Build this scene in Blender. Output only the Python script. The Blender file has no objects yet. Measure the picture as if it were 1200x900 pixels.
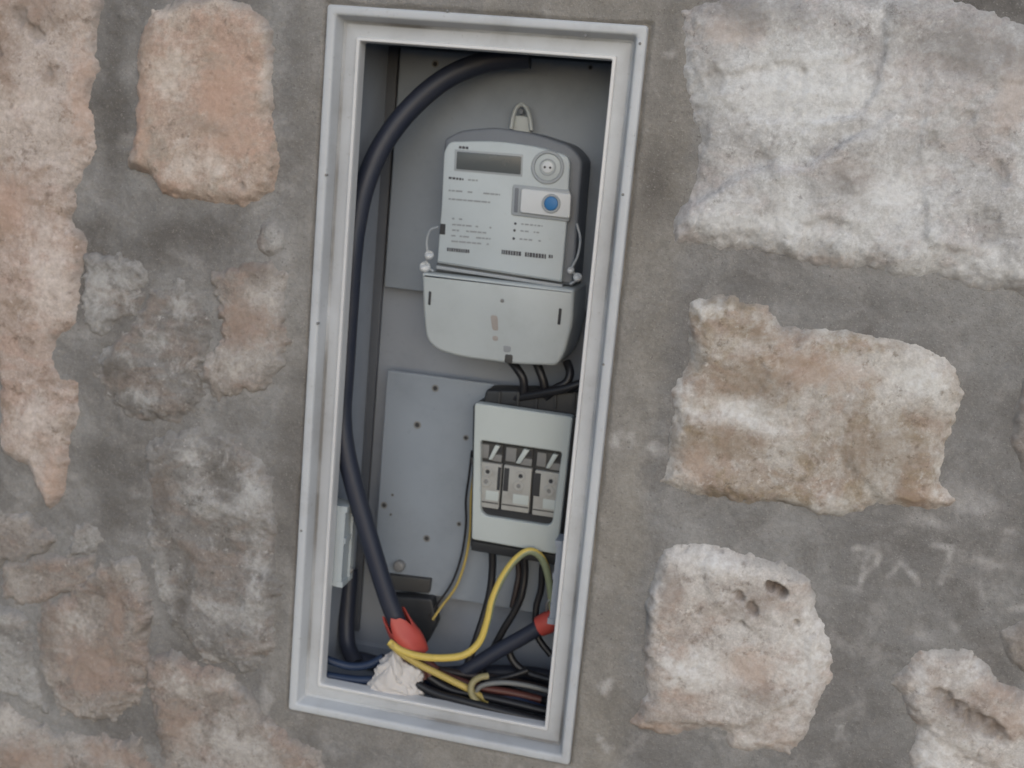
import bpy, bmesh, math, random
import numpy as np
from mathutils import Matrix, Vector

# ------------------------------------------------------------------ camera, world, sun, exposure
S = bpy.context.scene
C = S.collection
R = math.radians
FPX = 1400.0                                   # focal length in pixels of the 1200 px wide photograph
CAM = np.array([0.3711, -1.3737, 0.3082])      # metres: X right along the wall, Y into the wall, Z up; cabinet centre = 0
ROT = np.array([[0.96957, 0.22844, 0.08800],   # camera right
                [0.12916, -0.17202, -0.97659], # camera down
                [-0.20795, 0.95824, -0.19630]])# camera forward
cam = bpy.data.cameras.new('camera')
cam.sensor_width = 36.0
cam.lens = FPX / 1200 * 36
cam.clip_start = 0.02
cam.clip_end = 500
cam.dof.use_dof = True
cam.dof.focus_distance = 1.22
cam.dof.aperture_fstop = 5.4
cam_ob = bpy.data.objects.new('camera', cam)
C.objects.link(cam_ob)
m = Matrix.Identity(4)
for i in range(3):
    m[i][0] = ROT[0][i]; m[i][1] = -ROT[1][i]; m[i][2] = -ROT[2][i]; m[i][3] = CAM[i]
cam_ob.matrix_world = m
S.camera = cam_ob

SUN_EL, SUN_AZ = R(17), R(163)                 # azimuth clockwise from +Y: in front of the wall, a little to the right
world = bpy.data.worlds.new('World')
S.world = world
world.use_nodes = True
wn = world.node_tree.nodes; wl = world.node_tree.links
bg = wn['Background']
sky = wn.new('ShaderNodeTexSky')
sky.sky_type = 'NISHITA'
sky.sun_disc = False
sky.sun_elevation = SUN_EL
sky.sun_rotation = SUN_AZ
sky.air_density = 1.0
sky.dust_density = 1.0
sky.ozone_density = 2.0
wl.new(sky.outputs[0], bg.inputs[0])
bg.inputs[1].default_value = 0.12
sun = bpy.data.lights.new('sun', 'SUN')
sun.energy = 1.45
sun.angle = R(80)
sun.color = (1.0, 1.0, 1.0)
sun_ob = bpy.data.objects.new('sun', sun)
C.objects.link(sun_ob)
d = Vector((math.sin(SUN_AZ) * math.cos(SUN_EL), math.cos(SUN_AZ) * math.cos(SUN_EL), math.sin(SUN_EL)))
sun_ob.rotation_euler = d.to_track_quat('Z', 'Y').to_euler()
S.view_settings.view_transform = 'Standard'
S.view_settings.look = 'None'
S.view_settings.exposure = 0.07
S.view_settings.gamma = 1.0

# ------------------------------------------------------------------ helpers
def at(px, py, Y):
    """the point at depth Y (metres into the wall) that the camera sees at photograph pixel px, py"""
    dr = ROT.T @ np.array([(px - 600) / FPX, (py - 450) / FPX, 1.0])
    return CAM + dr * ((Y - CAM[1]) / dr[1])
def xz(pts, Y):
    return [(float(q[0]), float(q[2])) for q in (at(a, b, Y) for a, b in pts)]

ROOT = {}
def link(name, me, mat, parent):
    o = bpy.data.objects.new(name, me)
    C.objects.link(o)
    if mat is not None:
        me.materials.append(mat)
    if parent is not None:
        o.parent = parent
    return o
def tag(o, label=None, cat=None, group=None, kind=None):
    if label: o['label'] = label
    if cat: o['category'] = cat
    if group: o['group'] = group
    if kind: o['kind'] = kind
    return o
def thing(name, label, cat, loc, group=None):
    o = bpy.data.objects.new(name, None)
    o.empty_display_size = 0.05
    C.objects.link(o)
    o.location = loc
    ROOT[o.name] = np.array(loc, float)
    return tag(o, label, cat, group)

class MB:
    def __init__(s):
        s.v = []; s.f = []; s.a = []
    def add(s, vs, fs, att=None):
        n = len(s.v)
        s.v += [tuple(map(float, q)) for q in vs]
        s.f += [tuple(i + n for i in q) for q in fs]
        s.a += list(att) if att is not None else [0.0] * len(vs)
        return s
    def loops(s, rings, cap0=True, cap1=True, att=None):
        n = len(rings[0]); vs = [q for r in rings for q in r]; fs = []
        for k in range(len(rings) - 1):
            for i in range(n):
                j = (i + 1) % n
                fs.append((k * n + i, k * n + j, (k + 1) * n + j, (k + 1) * n + i))
        if cap0: fs.append(tuple(range(n))[::-1])
        if cap1: fs.append(tuple((len(rings) - 1) * n + i for i in range(n)))
        return s.add(vs, fs, att)
    def prism(s, poly, yf, yb, bev=0.0):
        """poly in (x, z); front face at depth yf, back at yb, front edge rounded by bev"""
        rings = [[(x, yb, z) for x, z in poly]]
        if bev > 0:
            for a in (0, 30, 60, 90):
                q = inset(poly, bev * (1 - math.cos(R(a))))
                rings.append([(x, yf + bev * (1 - math.sin(R(a))), z) for x, z in q])
        else:
            rings.append([(x, yf, z) for x, z in poly])
        return s.loops(rings)
    def frame_plate(s, outer, inner, yf, yb, bev=0.001):
        n = len(outer)
        o2, i2 = inset(outer, bev), inset(inner, -bev)
        rings = [[(x, yb, z) for x, z in outer], [(x, yf + bev, z) for x, z in outer], [(x, yf, z) for x, z in o2],
                 [(x, yf, z) for x, z in i2], [(x, yf + bev, z) for x, z in inner], [(x, yb, z) for x, z in inner]]
        return s.loops(rings, False, False)
    def box(s, x0, x1, y0, y1, z0, z1):
        return s.prism([(x0, z0), (x1, z0), (x1, z1), (x0, z1)], y0, y1)
    def disc(s, c, r, yf, yb, n=20, bev=0.0):
        return s.prism([(c[0] + r * math.cos(2 * math.pi * i / n), c[1] + r * math.sin(2 * math.pi * i / n)) for i in range(n)], yf, yb, bev)
    def annulus(s, c, r0, r1, yf, yb, n=28, bev=0.0006):
        o = [(c[0] + r1 * math.cos(2 * math.pi * i / n), c[1] + r1 * math.sin(2 * math.pi * i / n)) for i in range(n)]
        q = [(c[0] + r0 * math.cos(2 * math.pi * i / n), c[1] + r0 * math.sin(2 * math.pi * i / n)) for i in range(n)]
        return s.frame_plate(o, q, yf, yb, bev)
    def tube(s, pts, rad, n=14, sub=8, twist=0.0):
        P = spline(pts, sub)
        m_ = len(P)
        rr = np.interp(np.linspace(0, 1, m_), np.linspace(0, 1, len(rad)), rad) if hasattr(rad, '__len__') else np.full(m_, rad)
        T = np.gradient(P, axis=0); T /= np.linalg.norm(T, axis=1)[:, None] + 1e-12
        u = np.cross(T[0], [0.3, 1, 0.2]); u /= np.linalg.norm(u)
        rings = []; att = []
        for k in range(m_):
            u = u - T[k] * (u @ T[k]); u /= np.linalg.norm(u)
            w = np.cross(T[k], u)
            rings.append([P[k] + rr[k] * (math.cos(2 * math.pi * i / n) * u + math.sin(2 * math.pi * i / n) * w) for i in range(n)])
            att += [((i / n) + twist * k / m_) % 1.0 for i in range(n)]
        return s.loops(rings, True, True, att)
    def build(s, name, mat, parent=None, sharp=38, smooth=True):
        off = np.zeros(3)
        p = parent
        while p is not None and p.parent is not None: p = p.parent
        if p is not None: off = ROOT.get(p.name, off)
        if parent is None:                                   # a thing that is one mesh: origin at its own base
            a = np.array(s.v); off = np.array([a[:, 0].mean(), a[:, 1].mean(), a[:, 2].min()])
        me = bpy.data.meshes.new(name)
        me.from_pydata([tuple(np.array(q) - off) for q in s.v], [], s.f)
        bm = bmesh.new(); bm.from_mesh(me)
        bmesh.ops.recalc_face_normals(bm, faces=bm.faces)
        bm.to_mesh(me); bm.free()
        if any(s.a):
            t = me.attributes.new('around', 'FLOAT', 'POINT'); t.data.foreach_set('value', s.a)
        if smooth:
            me.polygons.foreach_set('use_smooth', [True] * len(me.polygons))
            me.set_sharp_from_angle(angle=R(sharp))
        o = link(name, me, mat, parent)
        if parent is None:
            o.location = off
        return o

def inset(poly, dd):
    n = len(poly); A = sum(poly[i][0] * poly[(i + 1) % n][1] - poly[(i + 1) % n][0] * poly[i][1] for i in range(n))
    sg = 1 if A > 0 else -1
    out = []
    for i in range(n):
        p0, p1, p2 = np.array(poly[i - 1]), np.array(poly[i]), np.array(poly[(i + 1) % n])
        a = p1 - p0; b = p2 - p1
        a = a / (np.linalg.norm(a) + 1e-12); b = b / (np.linalg.norm(b) + 1e-12)
        na = np.array([-a[1], a[0]]) * sg; nb = np.array([-b[1], b[0]]) * sg
        k = na + nb; k = k / (np.linalg.norm(k) + 1e-12)
        q = p1 + k * dd / max(0.35, k @ na)
        out.append((q[0], q[1]))
    return out
def rnd(poly, r, k=5):
    """round every corner of a polygon; r is one radius or one per corner"""
    n = len(poly); out = []
    for i in range(n):
        ri = r[i] if hasattr(r, '__len__') else r
        p0, p1, p2 = np.array(poly[i - 1]), np.array(poly[i]), np.array(poly[(i + 1) % n])
        a = p0 - p1; b = p2 - p1; la, lb = np.linalg.norm(a), np.linalg.norm(b)
        ra = min(ri, la * .45); rb = min(ri, lb * .45)
        s_, e_ = p1 + a / la * ra, p1 + b / lb * rb
        for t in np.linspace(0, 1, k):
            q = (1 - t) ** 2 * s_ + 2 * t * (1 - t) * p1 + t * t * e_
            out.append((q[0], q[1]))
    return out
def spline(pts, sub=8):
    P = np.array(pts, float)
    P = np.vstack([2 * P[0] - P[1], P, 2 * P[-1] - P[-2]])
    out = []
    for i in range(1, len(P) - 2):
        for t in np.linspace(0, 1, sub, endpoint=False):
            a, b, c_, e = P[i - 1], P[i], P[i + 1], P[i + 2]
            out.append(.5 * (2 * b + (c_ - a) * t + (2 * a - 5 * b + 4 * c_ - e) * t * t + (3 * b - a - 3 * c_ + e) * t ** 3))
    out.append(P[-2])
    return np.array(out)
def path(*q):
    return [at(*k) for k in q]

# gradient noise on numpy arrays
def pn(x, y, seed=0):
    rs = np.random.RandomState(seed); pm = rs.permutation(256); ang = rs.rand(256) * 2 * np.pi
    xi = np.floor(x).astype(int); yi = np.floor(y).astype(int); xf = x - xi; yf = y - yi
    def g(i, j, fx, fy):
        h = pm[(pm[i & 255] + j) & 255]
        return np.cos(ang[h]) * fx + np.sin(ang[h]) * fy
    u = xf ** 3 * (xf * (xf * 6 - 15) + 10); v = yf ** 3 * (yf * (yf * 6 - 15) + 10)
    a = g(xi, yi, xf, yf); b = g(xi + 1, yi, xf - 1, yf); c_ = g(xi, yi + 1, xf, yf - 1); e = g(xi + 1, yi + 1, xf - 1, yf - 1)
    return ((a * (1 - u) + b * u) * (1 - v) + (c_ * (1 - u) + e * u) * v) * 1.5
def fbm(x, y, sc, oc=4, seed=0, gain=.5):
    r = np.zeros_like(x); am = 1.0; tot = 0
    for k in range(oc):
        r += am * pn(x * sc * 2 ** k + 17.3 * k, y * sc * 2 ** k - 9.1 * k, seed + k); tot += am; am *= gain
    return r / tot
def ridge(x, y, sc, oc=4, seed=0):
    r = np.zeros_like(x); am = 1.0; tot = 0
    for k in range(oc):
        r += am * (1 - 2 * np.abs(pn(x * sc * 2 ** k + 5.7 * k, y * sc * 2 ** k + 3.3 * k, seed + k))); tot += am; am *= .5
    return r / tot
def sstep(a, b, x):
    t = np.clip((x - a) / (b - a), 0, 1); return t * t * (3 - 2 * t)
def polysd(x, y, poly):
    """signed distance, positive inside"""
    dmin = np.full(x.shape, 1e9); ins = np.zeros(x.shape, bool); n = len(poly)
    for i in range(n):
        x0, y0 = poly[i]; x1, y1 = poly[(i + 1) % n]
        ex, ey = x1 - x0, y1 - y0
        t = np.clip(((x - x0) * ex + (y - y0) * ey) / (ex * ex + ey * ey + 1e-12), 0, 1)
        dmin = np.minimum(dmin, np.hypot(x - x0 - t * ex, y - y0 - t * ey))
        cond = ((y0 > y) != (y1 > y)) & (x < ex * (y - y0) / (ey + 1e-15) + x0)
        ins ^= cond
    return np.where(ins, dmin, -dmin)
def grid_mesh(name, X, Y, Z, keep, attrs, mat, parent):
    """a height-field sheet; keep = mask of cells"""
    nz, nx = X.shape
    idx = np.arange(nx * nz).reshape(nz, nx)
    q = np.stack([idx[:-1, :-1], idx[:-1, 1:], idx[1:, 1:], idx[1:, :-1]], -1)[keep]
    used = np.unique(q); remap = np.full(nx * nz, -1); remap[used] = np.arange(len(used)); q = remap[q]
    co = np.stack([X.ravel(), Y.ravel(), Z.ravel()], 1)[used]
    me = bpy.data.meshes.new(name)
    me.vertices.add(len(co)); me.vertices.foreach_set('co', co.astype(np.float32).ravel())
    me.loops.add(q.size); me.loops.foreach_set('vertex_index', q.astype(np.int32).ravel())
    me.polygons.add(len(q))
    me.polygons.foreach_set('loop_start', (np.arange(len(q)) * 4).astype(np.int32))
    me.polygons.foreach_set('loop_total', np.full(len(q), 4, np.int32))
    me.polygons.foreach_set('use_smooth', np.ones(len(q), bool))
    me.update(calc_edges=True)
    for k, a in attrs.items():
        t = me.attributes.new(k, 'FLOAT', 'POINT'); t.data.foreach_set('value', a.ravel()[used].astype(np.float32))
    return link(name, me, mat, parent)

# ------------------------------------------------------------------ materials
def lin(*c):
    return tuple((v / 255 / 12.92) if v / 255 <= .04045 else ((v / 255 + .055) / 1.055) ** 2.4 for v in c) + (1,)
class NT:
    def __init__(s, name):
        s.m = bpy.data.materials.new(name); s.m.use_nodes = True
        s.n = s.m.node_tree.nodes; s.l = s.m.node_tree.links
        s.b = s.n['Principled BSDF']
        s.tc = s.n.new('ShaderNodeTexCoord').outputs['Object']
    def set(s, sock, v):
        if hasattr(v, 'is_output') or hasattr(v, 'links'): s.l.new(v, sock)
        else: sock.default_value = v
    def noise(s, sc, det=5, rough=.6, dist=0.0, vec=None):
        n = s.n.new('ShaderNodeTexNoise'); s.l.new(vec or s.tc, n.inputs['Vector'])
        n.inputs['Scale'].default_value = sc; n.inputs['Detail'].default_value = det
        n.inputs['Roughness'].default_value = rough; n.inputs['Distortion'].default_value = dist
        return n.outputs['Fac']
    def vscale(s, v3):
        n = s.n.new('ShaderNodeMapping'); s.l.new(s.tc, n.inputs[0]); n.inputs['Scale'].default_value = v3
        return n.outputs[0]
    def ramp(s, f, a, b):
        n = s.n.new('ShaderNodeMapRange'); n.interpolation_type = 'SMOOTHSTEP'
        s.l.new(f, n.inputs[0]); n.inputs[1].default_value = a; n.inputs[2].default_value = b
        return n.outputs[0]
    def mix(s, f, a, b, mode='MIX'):
        n = s.n.new('ShaderNodeMix'); n.data_type = 'RGBA'; n.blend_type = mode
        s.set(n.inputs[0], f); s.set(n.inputs[6], a); s.set(n.inputs[7], b)
        return n.outputs[2]
    def math(s, op, a, b=0.0):
        n = s.n.new('ShaderNodeMath'); n.operation = op
        s.set(n.inputs[0], a); s.set(n.inputs[1], b)
        return n.outputs[0]
    def attr(s, name):
        n = s.n.new('ShaderNodeAttribute'); n.attribute_name = name
        return n.outputs['Fac']
    def bump(s, h, st, dist):
        n = s.n.new('ShaderNodeBump'); n.inputs['Strength'].default_value = st; n.inputs['Distance'].default_value = dist
        s.l.new(h, n.inputs['Height']); s.l.new(n.outputs[0], s.b.inputs['Normal'])
    def out(s, col, rough, spec=.5):
        s.set(s.b.inputs['Base Color'], col); s.set(s.b.inputs['Roughness'], rough)
        s.b.inputs['Specular IOR Level'].default_value = spec
        return s.m

def plastic(name, col, rough=.5, dirt=.25, dirtcol=None, spec=.4, scale=1.0, bump=.0):
    t = NT(name)
    c = col + (1,) if len(col) == 3 else col
    dk = dirtcol or (c[0] * .45, c[1] * .43, c[2] * .40, 1)
    n1 = t.noise(14 * scale, 6, .65); n2 = t.noise(160 * scale, 3, .6); n3 = t.noise(5 * scale, 3, .5)
    f = t.math('MULTIPLY', t.ramp(n1, .42, .78), dirt)
    f2 = t.math('MULTIPLY', t.ramp(n2, .62, .76), dirt * .8)
    cc = t.mix(f, c, dk); cc = t.mix(f2, cc, dk)
    cc = t.mix(t.ramp(n3, .3, .7), cc, (.9, .9, .91, 1), 'MULTIPLY')
    if bump: t.bump(n2, bump, .0006)
    r = t.math('ADD', t.math('MULTIPLY', n1, .25), rough - .12)
    return t.out(cc, r, spec)

def stone_mat(name, c1, c2, c3, c4, bumpst=.5):
    """c1 body, c2 light mineral patches, c3 tan or grey veins, c4 rusty or pink stain"""
    t = NT(name)
    nA = t.noise(7, 6, .62, .5); nB = t.noise(15, 6, .68, .7); nC = t.noise(26, 6, .68, .6); nD = t.noise(150, 4, .7)
    nE = t.noise(10, 5, .66, 1.0, t.vscale((1.0, 1.0, 1.9))); nF = t.noise(45, 5, .75, .3); nG = t.noise(420, 2, .6)
    c = t.mix(t.math('MULTIPLY', t.ramp(nE, .46, .60), .8), c1, c4)
    c = t.mix(t.math('MULTIPLY', t.ramp(nB, .50, .62), .85), c, c3)
    c = t.mix(t.math('MULTIPLY', t.ramp(nA, .47, .60), .85), c, c2)
    c = t.mix(t.math('MULTIPLY', t.ramp(nC, .54, .68), .6), c, (c2[0] * 1.12, c2[1] * 1.12, c2[2] * 1.13, 1))
    c = t.mix(t.math('MULTIPLY', t.ramp(nF, .55, .70), .6), c, (c3[0] * .55, c3[1] * .52, c3[2] * .50, 1))
    c = t.mix(t.math('MULTIPLY', t.ramp(t.noise(80, 4, .7), .60, .70), .5), c, (c3[0] * .42, c3[1] * .38, c3[2] * .36, 1))
    c = t.mix(t.math('MULTIPLY', t.ramp(t.noise(95, 4, .7), .60, .72), .6), c, (c2[0] * 1.3, c2[1] * 1.3, c2[2] * 1.3, 1))
    c = t.mix(t.ramp(nD, .3, .70), t.mix(1.0, c, (.80, .79, .78, 1), 'MULTIPLY'), c)
    c = t.mix(t.ramp(nG, .35, .65), t.mix(1.0, c, (.86, .86, .86, 1), 'MULTIPLY'), c)
    c = t.mix(t.math('MULTIPLY', t.attr('rust'), .55), c, (c4[0] * .97, c4[1] * .90, c4[2] * .84, 1))
    c = t.mix(t.math('MULTIPLY', t.attr('stain'), .5), c, (c3[0] * .62, c3[1] * .58, c3[2] * .55, 1))
    c = t.mix(t.math('MULTIPLY', t.attr('crust'), t.math('MULTIPLY', t.ramp(nF, .30, .62), .72)), c, t.mix(t.ramp(nD, .3, .7), c2, (min(.76, c2[0] * 1.22), min(.76, c2[1] * 1.23), min(.76, c2[2] * 1.24), 1)))
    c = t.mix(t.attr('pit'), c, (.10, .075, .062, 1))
    c = t.mix(t.attr('smear'), c, t.mix(t.ramp(nC, .35, .65), MORT[0], MORT[1]))
    h = t.math('ADD', t.math('ADD', t.math('MULTIPLY', nC, .9), t.math('MULTIPLY', nD, .35)), t.math('MULTIPLY', nG, .10))
    t.bump(h, bumpst, .0045)
    return t.out(c, .92, .15)

MORT = [(.205, .196, .190, 1), (.29, .283, .277, 1)]
def mortar_mat():
    t = NT('cement_mortar')
    n1 = t.noise(5, 5, .6, .5); n2 = t.noise(24, 6, .65, .4); n3 = t.noise(220, 3, .7); n4 = t.noise(13, 5, .7, 1.2)
    c = t.mix(t.ramp(n1, .35, .66), MORT[0], MORT[1])
    c = t.mix(t.math('MULTIPLY', t.ramp(n2, .46, .72), .55), c, (.37, .355, .345, 1))
    c = t.mix(t.math('MULTIPLY', t.ramp(t.noise(9, 6, .7, .8), .52, .68), .5), c, (.155, .143, .135, 1))
    c = t.mix(t.math('MULTIPLY', t.ramp(n4, .58, .74), .35), c, (.13, .115, .105, 1))
    c = t.mix(t.attr('warm'), c, t.mix(t.ramp(n2, .35, .7), (.250, .232, .210, 1), (.318, .298, .272, 1)))
    c = t.mix(t.math('MULTIPLY', t.attr('dark_tone'), .68), c, (.118, .109, .102, 1))
    c = t.mix(t.math('MULTIPLY', t.attr('lime'), .7), c, (.52, .50, .49, 1))
    g = t.ramp(n3, .3, .7)
    c = t.mix(g, t.mix(1.0, c, (.84, .84, .84, 1), 'MULTIPLY'), c)
    n5 = t.noise(520, 2, .6); n6 = t.noise(30, 4, .6, .3, t.vscale((.35, 1.0, 1.6)))
    c = t.mix(t.math('MULTIPLY', t.ramp(n5, .60, .72), .5), c, (.42, .40, .38, 1))
    c = t.mix(t.math('MULTIPLY', t.ramp(t.noise(300, 3, .6), .62, .72), .6), c, (.10, .09, .085, 1))
    hh = t.math('ADD', t.math('MULTIPLY', n2, .8), t.math('MULTIPLY', n3, .3))
    hh = t.math('ADD', hh, t.math('ADD', t.math('MULTIPLY', n5, .28), t.math('MULTIPLY', n6, .5)))
    t.bump(hh, .6, .004)
    return t.out(c, .93, .12)

M = {}
M['mortar'] = mortar_mat()
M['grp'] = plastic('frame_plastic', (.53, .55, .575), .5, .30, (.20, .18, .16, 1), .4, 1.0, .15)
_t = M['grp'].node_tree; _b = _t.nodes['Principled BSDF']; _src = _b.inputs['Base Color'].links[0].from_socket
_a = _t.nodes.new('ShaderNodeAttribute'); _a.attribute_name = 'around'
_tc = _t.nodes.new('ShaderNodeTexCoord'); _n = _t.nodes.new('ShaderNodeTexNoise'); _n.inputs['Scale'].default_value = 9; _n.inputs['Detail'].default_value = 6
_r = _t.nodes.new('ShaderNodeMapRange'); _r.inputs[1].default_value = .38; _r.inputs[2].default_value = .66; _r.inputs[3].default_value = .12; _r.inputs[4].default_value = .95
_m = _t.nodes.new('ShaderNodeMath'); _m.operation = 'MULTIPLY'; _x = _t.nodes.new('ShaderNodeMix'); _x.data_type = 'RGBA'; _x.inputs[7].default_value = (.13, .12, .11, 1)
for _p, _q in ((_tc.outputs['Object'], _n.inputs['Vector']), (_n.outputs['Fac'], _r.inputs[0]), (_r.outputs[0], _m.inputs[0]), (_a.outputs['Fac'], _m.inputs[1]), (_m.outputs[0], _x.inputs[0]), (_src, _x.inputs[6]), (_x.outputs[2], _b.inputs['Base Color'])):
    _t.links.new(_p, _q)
M['lip'] = plastic('lip_plastic', (.66, .66, .665), .35, .12)
M['housing'] = plastic('housing_plastic', (.27, .30, .35), .55, .25)
M['plate'] = plastic('mounting_plate_plastic', (.25, .285, .33), .5, .22)
M['meter'] = plastic('meter_plastic', (.42, .465, .49), .42, .15)
M['meter_cap'] = plastic('terminal_cover_plastic', (.425, .46, .47), .45, .18)
M['meter_base'] = plastic('meter_base_plastic', (.15, .165, .19), .5, .2)
M['grey_clear'] = plastic('grey_translucent_plastic', (.30, .325, .35), .35, .1)
M['gap_shade'] = plastic('gap_shade_plastic', (.10, .11, .13), .6, .2)  # shade of the back corner gap, put into a dark colour
M['lcd'] = plastic('display_glass', (.085, .095, .10), .25, .1)
M['white'] = plastic('white_plastic', (.56, .58, .60), .4, .1)
M['blue'] = plastic('blue_button', (.03, .16, .38), .4, .1)
M['print'] = plastic('printed_ink', (.06, .06, .07), .6, .0)
M['print_faint'] = plastic('faint_ink', (.25, .265, .28), .6, .0)
M['hole'] = plastic('dark_hole', (.035, .036, .04), .7, .0)
M['screw'] = plastic('dull_screw', (.20, .20, .20), .4, .3)
M['metal'] = plastic('bright_metal', (.5, .5, .5), .3, .2); M['metal'].node_tree.nodes['Principled BSDF'].inputs['Metallic'].default_value = .9
M['breaker'] = plastic('breaker_cover_plastic', (.45, .49, .485), .4, .12)
M['breaker_black'] = plastic('black_plastic', (.022, .024, .028), .45, .3, (.06, .06, .06, 1))
M['module'] = plastic('breaker_module_plastic', (.36, .36, .345), .5, .4, (.16, .15, .14, 1), .4, 3)
M['module_dark'] = plastic('breaker_recess_plastic', (.05, .05, .05), .5, .3)
M['cable'] = plastic('black_cable_sheath', (.020, .025, .044), .5, .4, (.045, .047, .055, 1), .5)
M['wire_black'] = plastic('black_wire', (.014, .014, .017), .4, .2, (.04, .04, .04, 1))
M['wire_blue'] = plastic('blue_wire', (.02, .035, .075), .45, .2)
M['wire_grey'] = plastic('grey_wire', (.16, .165, .165), .5, .3)
M['wire_brown'] = plastic('brown_wire', (.03, .022, .022), .5, .3)
M['red'] = plastic('red_boot_rubber', (.44, .07, .055), .5, .2, (.25, .03, .03, 1))
M['red_dark'] = plastic('dark_red_wire', (.09, .03, .025), .5, .3)
M['yellow_dull'] = plastic('dull_yellow_wire', (.45, .34, .10), .5, .35)
M['straw'] = plastic('straw_wire', (.27, .235, .12), .5, .35)
M['paper'] = plastic('crumpled_tissue', (.58, .55, .53), .85, .12, None, .1)
M['bracket'] = plastic('clamp_metal', (.05, .05, .05), .5, .4)
def earth_mat():
    t = NT('yellow_green_wire')
    a = t.attr('around')
    f = t.math('MULTIPLY', t.ramp(a, .50, .53), t.math('SUBTRACT', 1.0, t.ramp(a, .92, .95)))
    c = t.mix(f, (.56, .42, .10, 1), (.22, .25, .16, 1))
    c = t.mix(t.math('MULTIPLY', t.ramp(t.noise(60, 4), .5, .75), .35), c, (.25, .2, .08, 1))
    return t.out(c, .45, .4)
M['earth'] = earth_mat()
def ground_mat():
    t = NT('bare_ground')
    c = t.mix(t.ramp(t.noise(2.2, 6, .65), .35, .65), (.20, .18, .155, 1), (.30, .275, .24, 1))
    t.bump(t.noise(40, 5, .7), .6, .01)
    return t.out(c, .95, .1)
M['ground'] = ground_mat()

# ------------------------------------------------------------------ ground
GZ = -1.35
g = MB()
g.add([(-60, -80, GZ), (60, -80, GZ), (60, 40, GZ), (-60, 40, GZ)], [(0, 1, 2, 3)])
gm = g.build('ground', M['ground']); tag(gm, 'bare earth ground at the foot of the stone wall', None, None, 'structure')

# ------------------------------------------------------------------ stone wall: mortar sheet and each stone
FW, FH = 0.1902, 0.45                          # half size of the cabinet frame
YM = 0.007                                     # mortar surface
wall = thing('stone_wall', 'rough limestone block wall with smeared grey cement joints around the recessed meter cabinet', 'wall', (0, 0.25, GZ))
WO = ROOT[wall.name]

# outlines of the stones in photograph pixels (traced on the wall plane), with colours and relief
K = {
 'white': ((.55, .54, .54, 1), (.69, .69, .69, 1), (.43, .415, .41, 1), (.56, .51, .495, 1)),
 'tan':   ((.48, .42, .37, 1), (.66, .635, .605, 1), (.38, .305, .22, 1), (.44, .345, .29, 1)),
 'pale':  ((.50, .445, .41, 1), (.67, .64, .615, 1), (.41, .36, .33, 1), (.49, .385, .33, 1)),
 'pink':  ((.50, .40, .34, 1), (.58, .515, .465, 1), (.42, .36, .31, 1), (.53, .385, .32, 1)),
 'beige': ((.49, .40, .355, 1), (.58, .51, .47, 1), (.37, .285, .23, 1), (.50, .375, .32, 1)),
 'grey':  ((.27, .258, .25, 1), (.43, .42, .41, 1), (.20, .188, .178, 1), (.29, .245, .22, 1)),
 'dusky': ((.32, .285, .26, 1), (.45, .42, .395, 1), (.25, .22, .20, 1), (.35, .275, .24, 1)),
}
for k in list(K):
    M['stone_' + k] = stone_mat('limestone_' + k, *K[k])
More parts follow.
